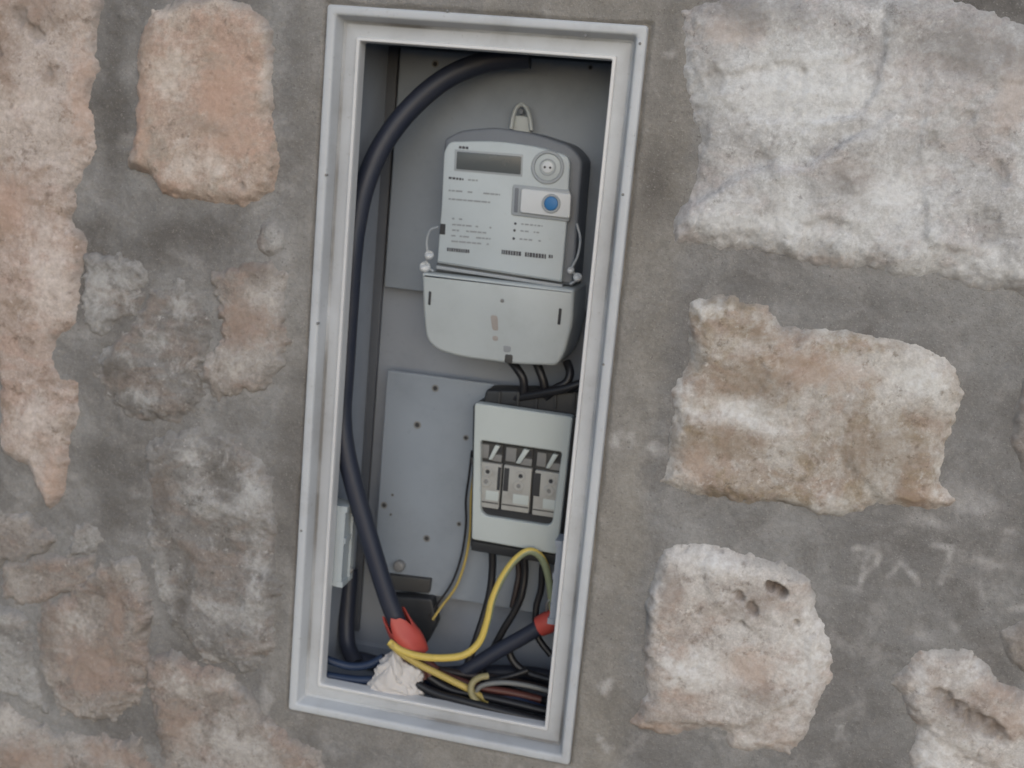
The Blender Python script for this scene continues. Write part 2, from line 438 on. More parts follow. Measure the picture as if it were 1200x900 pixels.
# (kind, height, edge width, roughness, smear, outline, pits[(px,py,r_px,depth)])
ST = [
 ('white', .020, .030, 1.0, .10, [(797,12),(850,-8),(939,-14),(1060,-14),(1130,-2),(1200,26),(1275,60),(1275,352),(1200,346),(1146,338),(1096,326),(1058,331),(1016,314),(978,319),(932,307),(870,291),(786,289),(789,253),(806,228),(816,190),(808,130),(797,88)],
   [(1171,205,13,.004),(1152,265,22,.004),(1134,138,8,.003),(942,86,5,.003),(900,190,17,.003),(1130,55,48,.002),(1185,45,40,.002),(1090,165,9,.002),(838,92,14,.003),(985,215,14,.002),(970,305,20,.002),(870,12,34,.002),(820,160,16,.003),(925,8,26,.002)]),
 ('tan', .018, .022, 1.0, .08, [(805,352),(855,346),(901,357),(920,380),(970,382),(1016,388),(1077,400),(1116,423),(1131,461),(1123,495),(1112,518),(1104,564),(1123,588),(1093,600),(1047,595),(1024,593),(978,607),(932,595),(863,589),(809,576),(774,564),(786,518),(790,446),(809,419),(809,377)], []),
 ('pale', .020, .020, 1.0, .06, [(775,642),(817,634),(867,647),(917,659),(950,680),(962,717),(979,772),(971,805),(950,863),(925,884),(850,878),(842,859),(792,864),(742,847),(754,813),(754,759),(758,709),(765,670)],
   [(903,682,7,.009),(909,685,8,.010),(916,689,8,.010),(922,691,5,.007),(868,694,8,.008),(882,708,9,.008),(934,726,4,.006),(870,727,5,.004)]),
 ('pale', .013, .022, 1.1, .28, [(1040,800),(1074,756),(1142,758),(1175,800),(1215,815),(1280,830),(1280,960),(1070,960),(1064,890),(1072,850),(1058,820)],
   [(1100,811,9,.0045),(1111,819,12,.006),(1124,828,14,.0068),(1140,838,15,.0068),(1156,849,15,.0068),(1170,858,12,.0066)]),
 ('dusky', .009, .014, .9, .45, [(1172,738),(1200,725),(1260,730),(1260,795),(1200,797),(1178,772)], []),
 ('dusky', .010, .016, .9, .40, [(1200,440),(1270,430),(1270,585),(1200,572),(1184,522),(1188,468)], []),
 ('beige', .017, .018, 1.0, .05, [(-70,-40),(119,-40),(120,0),(117,33),(115,77),(108,110),(112,150),(111,173),(97,200),(87,223),(88,262),(101,270),(100,300),(98,351),(94,376),(71,401),(68,422),(78,440),(94,447),(94,483),(84,508),(83,543),(71,582),(57,599),(46,579),(32,550),(4,534),(-4,508),(-2,451),(-6,404),(-14,372),(-70,350)],
   [(30,20,16,.005),(48,40,13,.006),(64,84,5,.004),(4,60,10,.006)]),
 ('pink', .018, .018, .9, .03, [(177,10),(213,-3),(255,-8),(293,7),(320,37),(323,83),(322,140),(328,187),(323,220),(293,247),(247,238),(190,227),(177,207),(150,197),(157,167),(160,127),(163,50)], [(287,216,6,.003)]),
 ('grey', .010, .014, .8, .12, [(296,284),(306,262),(321,252),(338,270),(339,294),(317,306),(300,300)], []),
 ('dusky', .012, .014, .9, .22, [(256,326),(281,308),(320,305),(336,319),(338,387),(327,429),(306,451),(277,468),(249,465),(233,444),(245,419),(263,404),(263,362)], []),
 ('grey', .010, .014, .8, .40, [(103,301),(142,298),(171,316),(171,351),(149,376),(117,394),(100,380)], []),
 ('grey', .008, .022, 1.2, .34, [(178,340),(213,322),(235,350),(250,385),(238,420),(235,470),(200,492),(150,490),(118,460),(112,420),(150,385)], []),
 ('grey', .010, .022, 1.2, .26, [(170,520),(215,505),(262,510),(320,560),(322,640),(324,700),(316,760),(285,786),(240,770),(200,735),(178,690),(172,600)], []),
 ('dusky', .009, .014, .9, .40, [(5,662),(60,650),(108,652),(102,682),(62,700),(30,710),(2,702)], []),
 ('dusky', .012, .018, 1.2, .34, [(58,708),(108,676),(120,660),(160,655),(176,700),(174,770),(165,815),(120,842),(72,834),(48,785),(44,735)], []),
 ('dusky', .012, .016, .9, .25, [(172,782),(205,768),(232,784),(270,790),(300,830),(340,862),(375,880),(400,960),(190,960),(190,880)], []),
 ('dusky', .012, .014, 1.2, .20, [(-60,835),(8,822),(40,850),(80,862),(110,865),(165,868),(180,900),(176,980),(-60,980)], []),
 ('grey', .006, .010, .8, .50, [(90,617),(117,613),(125,635),(102,650),(83,647)], []),
 ('dusky', .008, .012, 1.0, .55, [(-60,600),(30,606),(58,632),(30,656),(-60,668)], []),
 ('grey', .007, .014, 1.0, .55, [(-60,712),(10,716),(36,724),(40,780),(50,826),(10,812),(-60,816)], []),
]
VIEW = xz([(-75, -45), (1280, -45), (1285, 985), (-75, 985)], YM)
CREASE = {0: [([(1040, 20), (1036, 60), (1030, 100), (1008, 130), (985, 138)], .0030, .022), ([(820, 232), (880, 200), (946, 193), (985, 175), (1000, 165)], -.0045, .028),
    ([(1084, 75), (1086, 130), (1075, 180)], .0022, .015), ([(1080, 225), (1082, 270), (1090, 288), (1130, 292)], .0024, .014), ([(933, 300), (938, 265), (968, 252), (992, 262)], .0028, .014),
    ([(858, 84), (920, 74), (990, 72)], .0022, .016), ([(870, 140), (940, 142), (1010, 138), (1070, 145)], -.0016, .02), ([(1130, 75), (1150, 92), (1190, 98)], .0022, .012)],
  1: [([(800, 490), (860, 480), (900, 500), (960, 515), (1040, 505)], -.0030, .022), ([(830, 470), (880, 460)], .0024, .012), ([(960, 560), (985, 530), (1000, 545), (1030, 580)], .0024, .016), ([(930, 385), (935, 405), (905, 420), (860, 395)], .0022, .016)],
  2: [([(750, 835), (800, 842), (850, 850), (900, 835), (945, 800)], .0034, .018), ([(965, 720), (945, 760), (950, 810), (925, 870)], .0026, .018), ([(820, 650), (835, 700), (880, 730)], .0022, .02)],
  3: [([(1080, 850), (1120, 870), (1160, 890)], .003, .016)],
  6: [([(40, 335), (32, 370)], .003, .008), ([(0, 140), (60, 100), (115, 96)], .0018, .02), ([(14, 470), (50, 450), (90, 470)], .0024, .014)],
  7: [([(190, 195), (215, 180), (230, 160), (250, 152)], .0022, .014), ([(265, 212), (310, 190)], .0026, .012), ([(240, 160), (290, 150), (322, 140)], -.0016, .02)],
}
BLOB = {   # (px, py, half width, half height): pale crust, brown stain, rust
  0: {'stain': [(870,15,60,18),(1125,62,75,26),(838,88,16,20),(1000,215,26,18)], 'rust': [(860,40,25,14),(1185,110,16,40),(975,305,18,8)], 'crust': [(960,110,120,40),(900,260,80,25),(1060,240,60,50),(1150,310,40,26)]},
  1: {'crust': [(1106,555,14,40),(860,482,70,13),(800,465,12,42),(960,385,70,10),(830,357,25,12),(960,590,40,14),(1085,440,30,18)], 'stain': [(880,448,45,26),(1030,520,55,38),(850,515,60,16),(890,385,25,16)], 'rust': [(1075,580,26,16),(950,430,60,18),(815,540,20,20)]},
  2: {'crust': [(945,780,26,85),(762,700,12,60),(885,868,45,12),(810,780,45,22),(830,655,40,12)], 'rust': [(765,848,42,9),(925,872,18,12),(880,780,30,24)], 'stain': [(882,700,26,22),(790,680,20,20),(900,810,35,14)]},
  3: {'crust': [(1150,782,34,15),(1100,885,40,30),(1075,790,10,14)], 'rust': [(1182,842,20,20),(1170,800,24,12)], 'stain': [(1138,838,40,20),(1195,800,14,24)]},
  6: {'stain': [(48,16,55,24),(14,62,22,30),(20,600,40,30),(64,85,14,14),(60,440,14,12)], 'rust': [(70,565,22,34),(100,110,16,60),(20,240,30,40)], 'crust': [(60,310,34,60),(40,490,28,26),(40,130,30,26)]},
  7: {'rust': [(270,110,38,55),(275,165,36,22),(170,140,12,60),(190,222,24,12)], 'crust': [(205,85,26,36),(318,60,8,60),(190,18,20,14),(245,200,34,20)], 'stain': [(175,40,14,18),(250,150,20,8)]},
  9: {'crust': [(270,430,30,20),(310,350,20,14)], 'stain': [(300,315,36,10)], 'rust': [(290,375,34,30)]},
  10: {'crust': [(125,340,24,36)]},
  11: {'crust': [(214,352,14,24),(170,462,22,12),(190,400,20,14)], 'rust': [(140,400,14,10)], 'stain': [(140,430,24,16)]},
  12: {'crust': [(302,680,15,70),(298,575,12,30),(245,772,40,9),(225,528,22,14)], 'stain': [(218,690,10,60),(190,590,14,50)]},
  14: {'rust': [(110,775,46,40),(140,720,14,40)], 'stain': [(60,730,16,40),(125,690,30,12)], 'crust': [(90,730,30,20)]},
  15: {'crust': [(275,868,60,20),(215,802,26,14),(262,800,24,10)], 'rust': [(215,850,20,30)]},
  16: {'crust': [(14,842,14,22)], 'rust': [(40,885,54,22),(130,880,30,14)]},
}
stone_polys = [inset(xz(s_[5], YM), -.004 if k_ < 9 else -.009) for k_, s_ in enumerate(ST)]

def add_stone(i, poly, kind, H, ew, rg, sm, pits, res):
    P = np.array(poly); mg = .014
    xs = np.arange(P[:, 0].min() - mg, P[:, 0].max() + mg, res); zs = np.arange(P[:, 1].min() - mg, P[:, 1].max() + mg, res)
    X, Z = np.meshgrid(xs, zs)
    sd = polysd(X, Z, poly)
    s0 = 100 + i * 7
    ro = 2.2 if 9 <= i < 60 else 1.15
    sd = sd + ro * (.0055 * fbm(X, Z, 20, 3, s0) + .0046 * fbm(X, Z, 64, 3, s0 + 1, .65))
    t = np.clip(sd / (ew * 1.5), 0, 1); pr = 1 - (1 - t) ** 2.2
    chip = ridge(X + .02 * fbm(X, Z, 9, 2, s0 + 6), Z * 1.5, 7, 4, s0 + 2)
    rough = .0042 * chip + .0075 * fbm(X, Z, 7, 2, s0 + 3) + .0020 * fbm(X, Z, 30, 4, s0 + 4, .55) + .0007 * fbm(X, Z, 150, 2, s0 + 5)
    # slanting broken faces: a few cleavage steps
    st = fbm(X + .3 * Z, Z - .3 * X, 9, 3, s0 + 8) * 3.2; fl_ = np.floor(st); rough += .0036 * (fl_ + sstep(.45, 1.0, st - fl_)) / 2
    for (cpts, am, wd) in CREASE.get(i, ()):                          # broken ledges that cross the face
        wx = X + .008 * fbm(X, Z, 25, 3, s0 + 14); wz = Z + .008 * fbm(X, Z, 25, 3, s0 + 15)
        cp = xz(cpts, YM); dm = np.full(X.shape, 9.0); sg = np.zeros_like(X)
        for (ax, az), (bx_, bz_) in zip(cp[:-1], cp[1:]):
            ex, ez = bx_ - ax, bz_ - az
            tt = np.clip(((wx - ax) * ex + (wz - az) * ez) / (ex * ex + ez * ez), 0, 1)
            dd = np.hypot(wx - ax - tt * ex, wz - az - tt * ez); sd_ = np.tanh((ex * (wz - az) - ez * (wx - ax)) / math.hypot(ex, ez) / .0055)
            nw = dd < dm; dm = np.where(nw, dd, dm); sg = np.where(nw, sd_, sg)
        rough += (1.5 if i == 0 else .95) * am * sg * np.exp(-dm / wd)
    H = H * .66
    h = np.where(sd > 0, -.007 + (.007 + H) * pr, -.007 + sd * 1.2) + rg * rough * np.clip(pr * 1.2, .15, 1)
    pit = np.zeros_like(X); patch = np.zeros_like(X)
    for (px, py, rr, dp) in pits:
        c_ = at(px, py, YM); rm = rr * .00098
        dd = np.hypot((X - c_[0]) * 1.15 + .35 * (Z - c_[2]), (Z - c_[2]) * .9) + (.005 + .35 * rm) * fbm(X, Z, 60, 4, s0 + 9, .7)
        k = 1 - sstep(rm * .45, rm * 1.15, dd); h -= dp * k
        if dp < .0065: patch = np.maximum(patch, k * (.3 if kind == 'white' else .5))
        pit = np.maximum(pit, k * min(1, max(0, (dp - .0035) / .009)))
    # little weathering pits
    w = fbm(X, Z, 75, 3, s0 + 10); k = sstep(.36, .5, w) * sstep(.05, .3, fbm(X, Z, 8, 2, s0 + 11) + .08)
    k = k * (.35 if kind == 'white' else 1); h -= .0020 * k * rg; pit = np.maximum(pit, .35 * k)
    ns = fbm(X, Z, 16, 4, s0 + 12) * .9 + .5
    eg = (1 - sstep(-.006, .022, sd + .020 * fbm(X, Z, 18, 4, s0 + 16, .6))) * sstep(-.35, .25, fbm(X, Z, 6, 2, s0 + 17) + sm * .9 - .02)
    smear = sstep(1.0 - sm - .16, 1.0 - sm + .24, ns * .62 + .50 * (1 - pr) + .1 * fbm(X, Z, 90, 2, s0 + 13)) * (1 - np.clip(pit * 2, 0, 1))
    smear = np.clip(np.maximum(np.maximum(smear, eg * .85), patch) * (1 - np.clip(pit * 2, 0, 1)), 0, 1)
    Yd = YM - h
    att = {'smear': smear, 'pit': pit}
    wx = X + .012 * fbm(X, Z, 30, 4, s0 + 20, .6); wz = Z + .012 * fbm(X, Z, 30, 4, s0 + 21, .6); gr = fbm(X, Z, 110, 3, s0 + 22, .7)
    for kk, lst in BLOB.get(i, {}).items():
        a = np.zeros_like(X)
        for (px, py, sx, sz) in lst:
            c_ = at(px, py, YM)
            a = np.maximum(a, 1 - sstep(.25, 1.6, np.hypot((wx - c_[0]) / (sx * .00105), (wz - c_[2]) / (sz * .00105)) + .9 * gr))
        att[kk] = a
    cell = (sd > -.010)
    keep = cell[:-1, :-1] | cell[1:, :-1] | cell[:-1, 1:] | cell[1:, 1:]
    inside = (np.abs(X) < FW + .002) & (np.abs(Z) < FH + .002)
    bad = inside[:-1, :-1] | inside[1:, :-1] | inside[:-1, 1:] | inside[1:, 1:]
    return grid_mesh('stone', X - WO[0], Yd - WO[1], Z - WO[2], keep & ~bad, att, M['stone_' + kind], wall)

for i, s_ in enumerate(ST):
    kd, H, ew, rg, sm, px, pits = s_
    add_stone(i, stone_polys[i], kd, H, ew, rg, sm, pits, .0021)

# the wall goes on beyond the picture with the same kind of coursed stones
rs = random.Random(11)
zc = -1.30; j = 0
while zc < 1.05:
    hh = rs.uniform(.15, .24); xc = -1.55 + rs.uniform(0, .15)
    while xc < 1.6:
        ww = rs.uniform(.16, .36)
        pl = [(xc, zc), (xc + ww * .5, zc + rs.uniform(-.015, .01)), (xc + ww, zc + rs.uniform(-.01, .02)), (xc + ww + rs.uniform(-.02, .01), zc + hh * .5),
              (xc + ww - rs.uniform(0, .03), zc + hh), (xc + ww * .45, zc + hh + rs.uniform(-.015, .015)), (xc + rs.uniform(-.01, .03), zc + hh - rs.uniform(0, .02)), (xc + rs.uniform(-.02, .02), zc + hh * .45)]
        pa = np.array(pl); gx = np.linspace(pa[:, 0].min() - .05, pa[:, 0].max() + .05, 9); gz = np.linspace(pa[:, 1].min() - .05, pa[:, 1].max() + .05, 9)
        GX, GZZ = np.meshgrid(gx, gz)
        if polysd(GX, GZZ, VIEW).max() < -.01:
            add_stone(60 + j, pl, rs.choice(['white', 'tan', 'pale', 'beige', 'dusky', 'pink']), rs.uniform(.010, .018), .02, 1.0, rs.uniform(.05, .3), [], .007); j += 1
        xc += ww + rs.uniform(.035, .06)
    zc += hh + rs.uniform(.035, .055)

def axis(a, b, lo, hi, f, c_):
    return np.concatenate([np.arange(lo, a, c_), np.arange(a, b, f), np.arange(b, hi, c_)])
xs = axis(-.70, .80, -1.9, 2.0, .0028, .03); zs = axis(-.72, .60, GZ, 1.35, .0028, .03)
X, Z = np.meshgrid(xs, zs)
dfx = np.maximum(np.abs(X) - FW, np.abs(Z) - FH)                       # distance to the frame
near = 1 - sstep(.004, .05, dfx)
hm = .0042 * fbm(X, Z, 5, 3, 11) + .0030 * fbm(X, Z, 18, 4, 12, .55) + .0012 * fbm(X, Z, 70, 3, 13)
hm += .0022 * ridge(X + .03 * fbm(X, Z, 6, 2, 15), Z * .8, 8, 3, 14) - .001
hm *= np.where(X < 0, 1.45, 1.0)
hm = hm * (1 - .75 * near) + .0015 * near
Ys = YM - hm + .007 * (1 - sstep(.0005, .0048, dfx + .004 * fbm(X, Z, 14, 4, 41)))   # open crack along the frame
edge = np.zeros_like(X, bool); edge[0] = edge[-1] = True; edge[:, 0] = edge[:, -1] = True
for pl in stone_polys:                                                 # the joint stops behind each stone
    pa = np.array(pl); a0, a1 = np.searchsorted(xs, [pa[:, 0].min(), pa[:, 0].max()]); b0, b1 = np.searchsorted(zs, [pa[:, 1].min(), pa[:, 1].max()])
    Ys[b0:b1, a0:a1] += .03 * sstep(.018, .028, polysd(X[b0:b1, a0:a1], Z[b0:b1, a0:a1], pl))
Ys = np.where(edge, .5, Ys)
ins = (np.abs(X) < FW - .004) & (np.abs(Z) < FH - .004)
keep = ~(ins[:-1, :-1] | ins[1:, :-1] | ins[:-1, 1:] | ins[1:, 1:])
wob = .02 * fbm(X, Z, 9, 3, 21)
band = 1 - sstep(.045, .075, np.where(X > 0, dfx, dfx * 1.6) + wob)    # the smoother warm-grey patch plastered around the cabinet
warm = band * np.where(X > 0, 1.0, .35) * (.75 + .5 * fbm(X, Z, 7, 3, 22))
c1 = at(768, 215, YM)
dark_tone = np.exp(-(((X - c1[0]) / .022) ** 2 + ((Z - c1[2]) / .05) ** 2)) * 1.1  # darker mortar tone: set patches, and more across the left half
for (px, py, sx, sz, w_) in ((134, 110, 16, 120, .9), (225, 275, 60, 26, .8), (135, 560, 40, 70, .8), (20, 640, 40, 20, .5), (345, 60, 14, 60, .4), (205, 700, 14, 60, .5), (1160, 5, 60, 14, .8), (790, 30, 12, 60, .5), (960, 345, 160, 18, .35), (175, 410, 50, 26, .4)):
    c_ = at(px, py, YM)
    dark_tone += w_ * np.exp(-(((X - c_[0] + .012 * fbm(X, Z, 12, 3, 33)) / (sx * .001)) ** 2 + ((Z - c_[2]) / (sz * .001)) ** 2) ** 1.5)
dark_tone += .8 * sstep(.02, .35, fbm(X, Z, 4.5, 4, 24)) * (X < 0) + .25 * sstep(.1, .5, fbm(X, Z, 5, 3, 27))
lime = sstep(.22, .5, fbm(X, Z, 20, 4, 25)) * sstep(.0, .35, fbm(X, Z, 4, 2, 26) + .05) * np.where(X > .2, 1, .6)
for (px, py, sx, sz) in ((1150, 690, 3, 12), (1080, 745, 14, 7), (1160, 660, 26, 8), (1140, 590, 30, 14), (1090, 610, 20, 8), (1118, 735, 4, 6), (862, 866, 20, 3), (1000, 690, 9, 3)):
    c_ = at(px, py, YM)
    lime = np.maximum(lime, np.exp(-(((X - c_[0] + .3 * (Z - c_[2])) / (sx * .001)) ** 2 + ((Z - c_[2]) / (sz * .001)) ** 2)) * (.7 + .6 * fbm(X, Z, 90, 2, 31)))
# pale strokes scratched into the joint on the right, reading D A I, and two short ones lower down
for stroke in ([(1016, 648), (1012, 670), (1007, 691)], [(1001, 642), (1020, 643), (1030, 651), (1027, 661), (1014, 670)], [(1041, 677), (1048, 666), (1056, 657), (1065, 668), (1076, 683)],
               [(1116, 641), (1110, 662), (1102, 683)], [(1092, 638), (1104, 640), (1116, 642)], [(985, 852), (983, 860), (981, 868)]):
    cp = xz(stroke, YM)
    for (ax, az), (bx_, bz_) in zip(cp[:-1], cp[1:]):
        ex, ez = bx_ - ax, bz_ - az
        tt = np.clip(((X - ax) * ex + (Z - az) * ez) / (ex * ex + ez * ez), 0, 1)
        dd = np.hypot(X - ax - tt * ex, Z - az - tt * ez)
        lime = np.maximum(lime, (1 - sstep(.0012, .0052, dd)) * (.58 + .8 * fbm(X, Z, 70, 2, 35)))
grid_mesh('mortar', X - WO[0], Ys - WO[1], Z - WO[2], keep, {'warm': np.clip(warm, 0, 1), 'dark_tone': np.clip(dark_tone, 0, 1), 'lime': np.clip(lime, 0, 1)}, M['mortar'], wall)

# ------------------------------------------------------------------ meter cabinet
cab = thing('meter_cabinet', 'open light grey plastic meter cabinet with ribbed frame set into the stone wall', 'cabinet', (0, .09, -.45))
# (offset from the outer edge, depth)
prof = [(.000, .030), (.0000, .0035), (.0006, .0016), (.0018, .0004), (.0034, .0), (.0085, .0), (.0102, .0005), (.0114, .0018), (.0122, .0042), (.0150, .0165), (.0158, .0186), (.0172, .0196),
        (.0186, .0203), (.0200, .0196), (.0338, .0196), (.0338, .034)]
lip = [(.0336, .0205), (.0336, .0178), (.0340, .0150), (.0348, .0142), (.0372, .0140), (.0380, .0146), (.0386, .0165), (.0387, .0200), (.0387, .034), (.0340, .034)]
def rect(hx, hz, y, r, k=6):
    return [(x, y, z) for x, z in rnd([(-hx, -hz), (hx, -hz), (hx, hz), (-hx, hz)], r, k)]
f = MB()
grime_shade = [0, .25, 0, 0, 0, 0, 0, .05, .15, .35, .8, 1.0, .8, .3, .06, .25]  # groove dirt plus recess shade put into the colour, per profile point
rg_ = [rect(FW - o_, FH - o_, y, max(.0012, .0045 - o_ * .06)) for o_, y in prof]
f.loops(rg_, False, False, [g_ for g_, r_ in zip(grime_shade + [0] * 9, rg_) for _ in r_])
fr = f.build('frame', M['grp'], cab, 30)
f = MB(); f.loops([rect(FW - o_, FH - o_, y, .0028) for o_, y in lip], False, False); f.build('lip', M['lip'], cab, 30)
for (px, py) in ((382, 205), (372, 379), (353, 622), (750, 51), (730, 228), (707, 427), (524, 13), (686, 42)):
    q = at(px, py, .0); b = MB(); b.disc((q[0], q[2]), .0017, -.0006, .004, 10, .0005); b.build('rivet', M['screw'], cab)
# housing behind the frame
BX, BZ, BD = .176, .432, .188
h = MB()
h.loops([rect(BX, BZ, .034, .008), rect(BX, BZ, .06, .008), rect(BX - .003, BZ - .006, BD - .004, .008), rect(BX - .005, BZ - .010, BD, .006)], False, True)
h.build('housing', M['housing'], cab)
# rim that closes the gap between the frame lip and the housing wall
h = MB(); h.frame_plate([(x, z) for x, y, z in rect(BX + .003, BZ + .003, 0, .008)], [(x, z) for x, y, z in rect(FW - .036, FH - .036, 0, .003)], .0345, .037, .0004); h.build('rim', M['housing'], cab)

def plate(pts, yf, yb, name='mounting_plate', bev=.0012):
    b = MB(); b.prism(rnd(xz(pts, yf), .003, 3), yf, yb, bev); return b.build(name, M['plate'], cab)
YP = .168
tl = at(469, 60, YP); bl = at(449, 336, YP)
x0 = (tl[0] + bl[0]) / 2 + .001
b = MB(); b.prism(rnd([(x0, bl[2]), (.148, bl[2]), (.148, .418), (x0, .418)], .003, 3), YP, YP + .004, .0012); b.build('mounting_plate', M['plate'], cab)
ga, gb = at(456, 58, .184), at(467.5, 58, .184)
b = MB(); b.prism([(float(ga[0]) + .002, -.405), (float(gb[0]) - .001, -.405), (float(gb[0]) + .001, .42), (float(ga[0]), .42)], .180, .1875, .001); b.build('gap_shade_strip', M['gap_shade'], cab)  # dark strip added in place of the shade in the gap beside the plate
YL = .150
tl = at(450, 433, YL); bl = at(440, 690, YL)
x1 = (tl[0] + bl[0]) / 2
b = MB(); b.prism(rnd([(x1, -.318), (.146, -.318), (.146, tl[2]), (x1, tl[2])], .004, 4), YL, YL + .005, .0015)
b.prism(rnd([(x1 + .012, -.31), (.14, -.31), (.14, tl[2] - .012), (x1 + .012, tl[2] - .012)], .004, 3), YL + .0045, BD - .002)
b.build('mounting_plate', M['plate'], cab)
for (px, py, r_, Y) in ((510, 75, .0048, YP), (692, 79, .0035, YP), (510, 455, .005, YL), (489, 498, .0055, YL), (450, 592, .005, YL), (460, 580, .0022, YL), (458, 603, .002, YL), (500, 631, .0052, YL), (546, 513, .004, YL), (538, 614, .0035, YL)):
    q = at(px, py, Y); b = MB()
    b.annulus((q[0], q[2]), r_ * .62, r_, Y - .0008, Y + .002, 18, .0003); b.build('hole_rim', M['screw'], cab)
    b = MB(); b.disc((q[0], q[2]), r_ * .64, Y - .0003, Y + .002, 16); b.build('screw_hole', M['hole'], cab)

# latch keepers on both side walls
def keeper(sx):
    zt, zb = -.172, -.282
    ya, yb = .037, .070
    xi, xo = .1375, BX
    X_ = lambda v: sx * v
    fl = MB()
    def bx(x_a, x_b, y0, y1, z0, z1):
        a, b_ = sorted((X_(x_a), X_(x_b))); fl.box(a, b_, y0, y1, z0, z1)
    bx(.147, xo, ya, yb, zb, zt)
    bx(xi, .1472, yb - .010, yb + .0015, zb + .001, zt - .001)
    bx(xi + .0008, .1473, ya, yb - .0098, zt - .007, zt + .0006)
    bx(xi + .0008, .1473, ya, yb - .0098, zb - .0006, zb + .007)
    bx(.1405, .1474, ya + .0004, yb - .0097, zb + .0072, zt - .0072)
    bx(.1388, .1406, ya + .002, yb - .0099, (zt + zb) / 2 + .004, (zt + zb) / 2 + .012)
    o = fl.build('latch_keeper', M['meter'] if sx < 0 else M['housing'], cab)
    for zz in (zt - .014, zb + .014):
        sc = MB()
        cc = np.array([X_(xi - .0005), yb - .0045, zz])
        sc.tube([cc + np.array([X_(.004), 0, 0]), cc, cc - np.array([X_(.0018), 0, 0])], [.0042, .0042, .0032], 12, 2); sc.build('screw', M['screw'], o)
keeper(-1); keeper(1)

# cable clamp rail low on the plate
cl = thing('cable_clamp', 'dark metal cable clamp bar with a round bolt low on the mounting plate', 'clamp', at(480, 700, YL))
b = MB(); b.prism(rnd(xz([(455, 673), (505, 679), (503, 695), (452, 690)], .143), .001, 2), .141, YL, .001); b.build('bar', M['bracket'], cl)
q = at(468, 663, .146); b = MB(); b.disc((q[0], q[2]), .008, .140, YL, 18, .003); b.build('bolt', M['screw'], cl)
b = MB(); b.prism(rnd(xz([(458, 696), (508, 700), (514, 728), (500, 755), (470, 745), (450, 715)], .140), .004, 3), .132, YL, .003); b.build('saddle', M['breaker_black'], cl)

# ------------------------------------------------------------------ electricity meter
YF = .092
met = thing('electricity_meter', 'pale grey three phase electricity meter with dark display and blue button in the upper cabinet', 'meter', at(585, 420, YP))
base_px = [(513, 300), (519, 200), (521, 163), (540, 153), (580, 149), (625, 156), (668, 170), (683, 187), (678, 250), (672, 335), (510, 318)]
b = MB(); b.prism(rnd(xz(base_px, YF + .014), [.002, .003, .006, .008, .01, .01, .01, .008, .004, .003, .003], 4), YF + .012, YP, .004); b.build('base', M['meter_base'], met)
cov_px = [(512, 308), (517, 240), (520, 178), (526, 166), (580, 165), (632, 172), (664, 182), (668, 190), (664, 262), (658, 331)]
cov = rnd(xz(cov_px, YF), [.0015, .002, .004, .006, .02, .02, .006, .004, .003, .002], 4)
b = MB(); b.prism(cov, YF, YF + .03, .0022); cover = b.build('front_cover', M['meter'], met)
def quad(name, px, yf, yb, mat, par, r=.0008, bev=.0004):
    b_ = MB(); b_.prism(rnd(xz(px, yf), r, 3), yf, yb, bev); return b_.build(name, mat, par)
quad('display_bezel', [(533, 175), (613, 181), (612, 207), (532, 200)], YF - .0006, YF + .002, M['grey_clear'], met)
quad('display', [(535.5, 177.5), (611, 183.5), (610, 204.5), (534.5, 198)], YF - .0011, YF + .002, M['lcd'], met)
# optical port
c_ = at(642, 196, YF); cc = (c_[0], c_[2])
b = MB(); b.annulus(cc, .0165, .0205, YF - .0022, YF + .002, 36, .0008); port = b.build('optical_port', M['grey_clear'], met)
b = MB(); b.disc(cc, .0163, YF - .0008, YF + .002, 32, .0004); b.build('port_face', M['meter_cap'], port)
b = MB(); b.annulus(cc, .0088, .0105, YF - .0016, YF + .001, 28, .0004); b.build('port_ring', M['grey_clear'], port)
b = MB(); b.disc(cc, .0070, YF - .0022, YF + .001, 24, .0005); b.build('port_cap', M['white'], port)
for dx in (-.0034, .0034):
    b = MB(); b.disc((cc[0] + dx, cc[1] - .0002), .0015, YF - .0026, YF, 12); b.build('port_lens', M['hole'], port)
# button panel
pn_ = quad('button_surround', [(601, 216), (668, 223), (667, 260), (599, 252)], YF - .0022, YF + .003, M['grey_clear'], met, .003, .001)
quad('button_panel', [(611, 221), (669, 227), (667.5, 256), (609, 249)], YF - .006, YF + .002, M['white'], pn_, .003, .0012)
quad('slot', [(603.5, 220), (608, 220.5), (606.5, 249), (602, 248.5)], YF - .0026, YF, M['meter_base'], pn_, .001, .0002)
c_ = at(646, 238.5, YF - .006); cc = (c_[0], c_[2])
b = MB(); b.annulus(cc, .0086, .0118, YF - .0078, YF - .004, 28, .0006); b.build('button_ring', M['grey_clear'], pn_)
b = MB(); b.disc(cc, .0086, YF - .0088, YF - .004, 24, .0012); b.build('button', M['blue'], pn_)
# print on the front cover (too small to read in the photograph: rows of marks)
ink = MB(); faint = MB()
rp = random.Random(5)
def row(mb, x0_, y0_, x1_, y1_, hpx, wlo=1.5, whi=5, gap=1.2, fill=.85):
    L = x1_ - x0_; x = 0
    while x < L:
        w = min(rp.uniform(wlo, whi), L - x)
        if rp.random() < fill and w > .6:
            ya = y0_ + (y1_ - y0_) * x / L; yb_ = y0_ + (y1_ - y0_) * (x + w) / L
            mb.prism(xz([(x0_ + x, ya), (x0_ + x + w, yb_), (x0_ + x + w - .2, yb_ + hpx), (x0_ + x - .2, ya + hpx)], YF), YF - .00035, YF + .0005)
        x += w + gap
row(ink, 538, 171, 550, 172, 3, 2.5, 3.4, .8, 1)
row(ink, 526, 207, 544, 209, 2.6, 1.5, 3.5, 1)
row(faint, 545, 209.5, 560, 210.5, 2, 2, 4, 1)
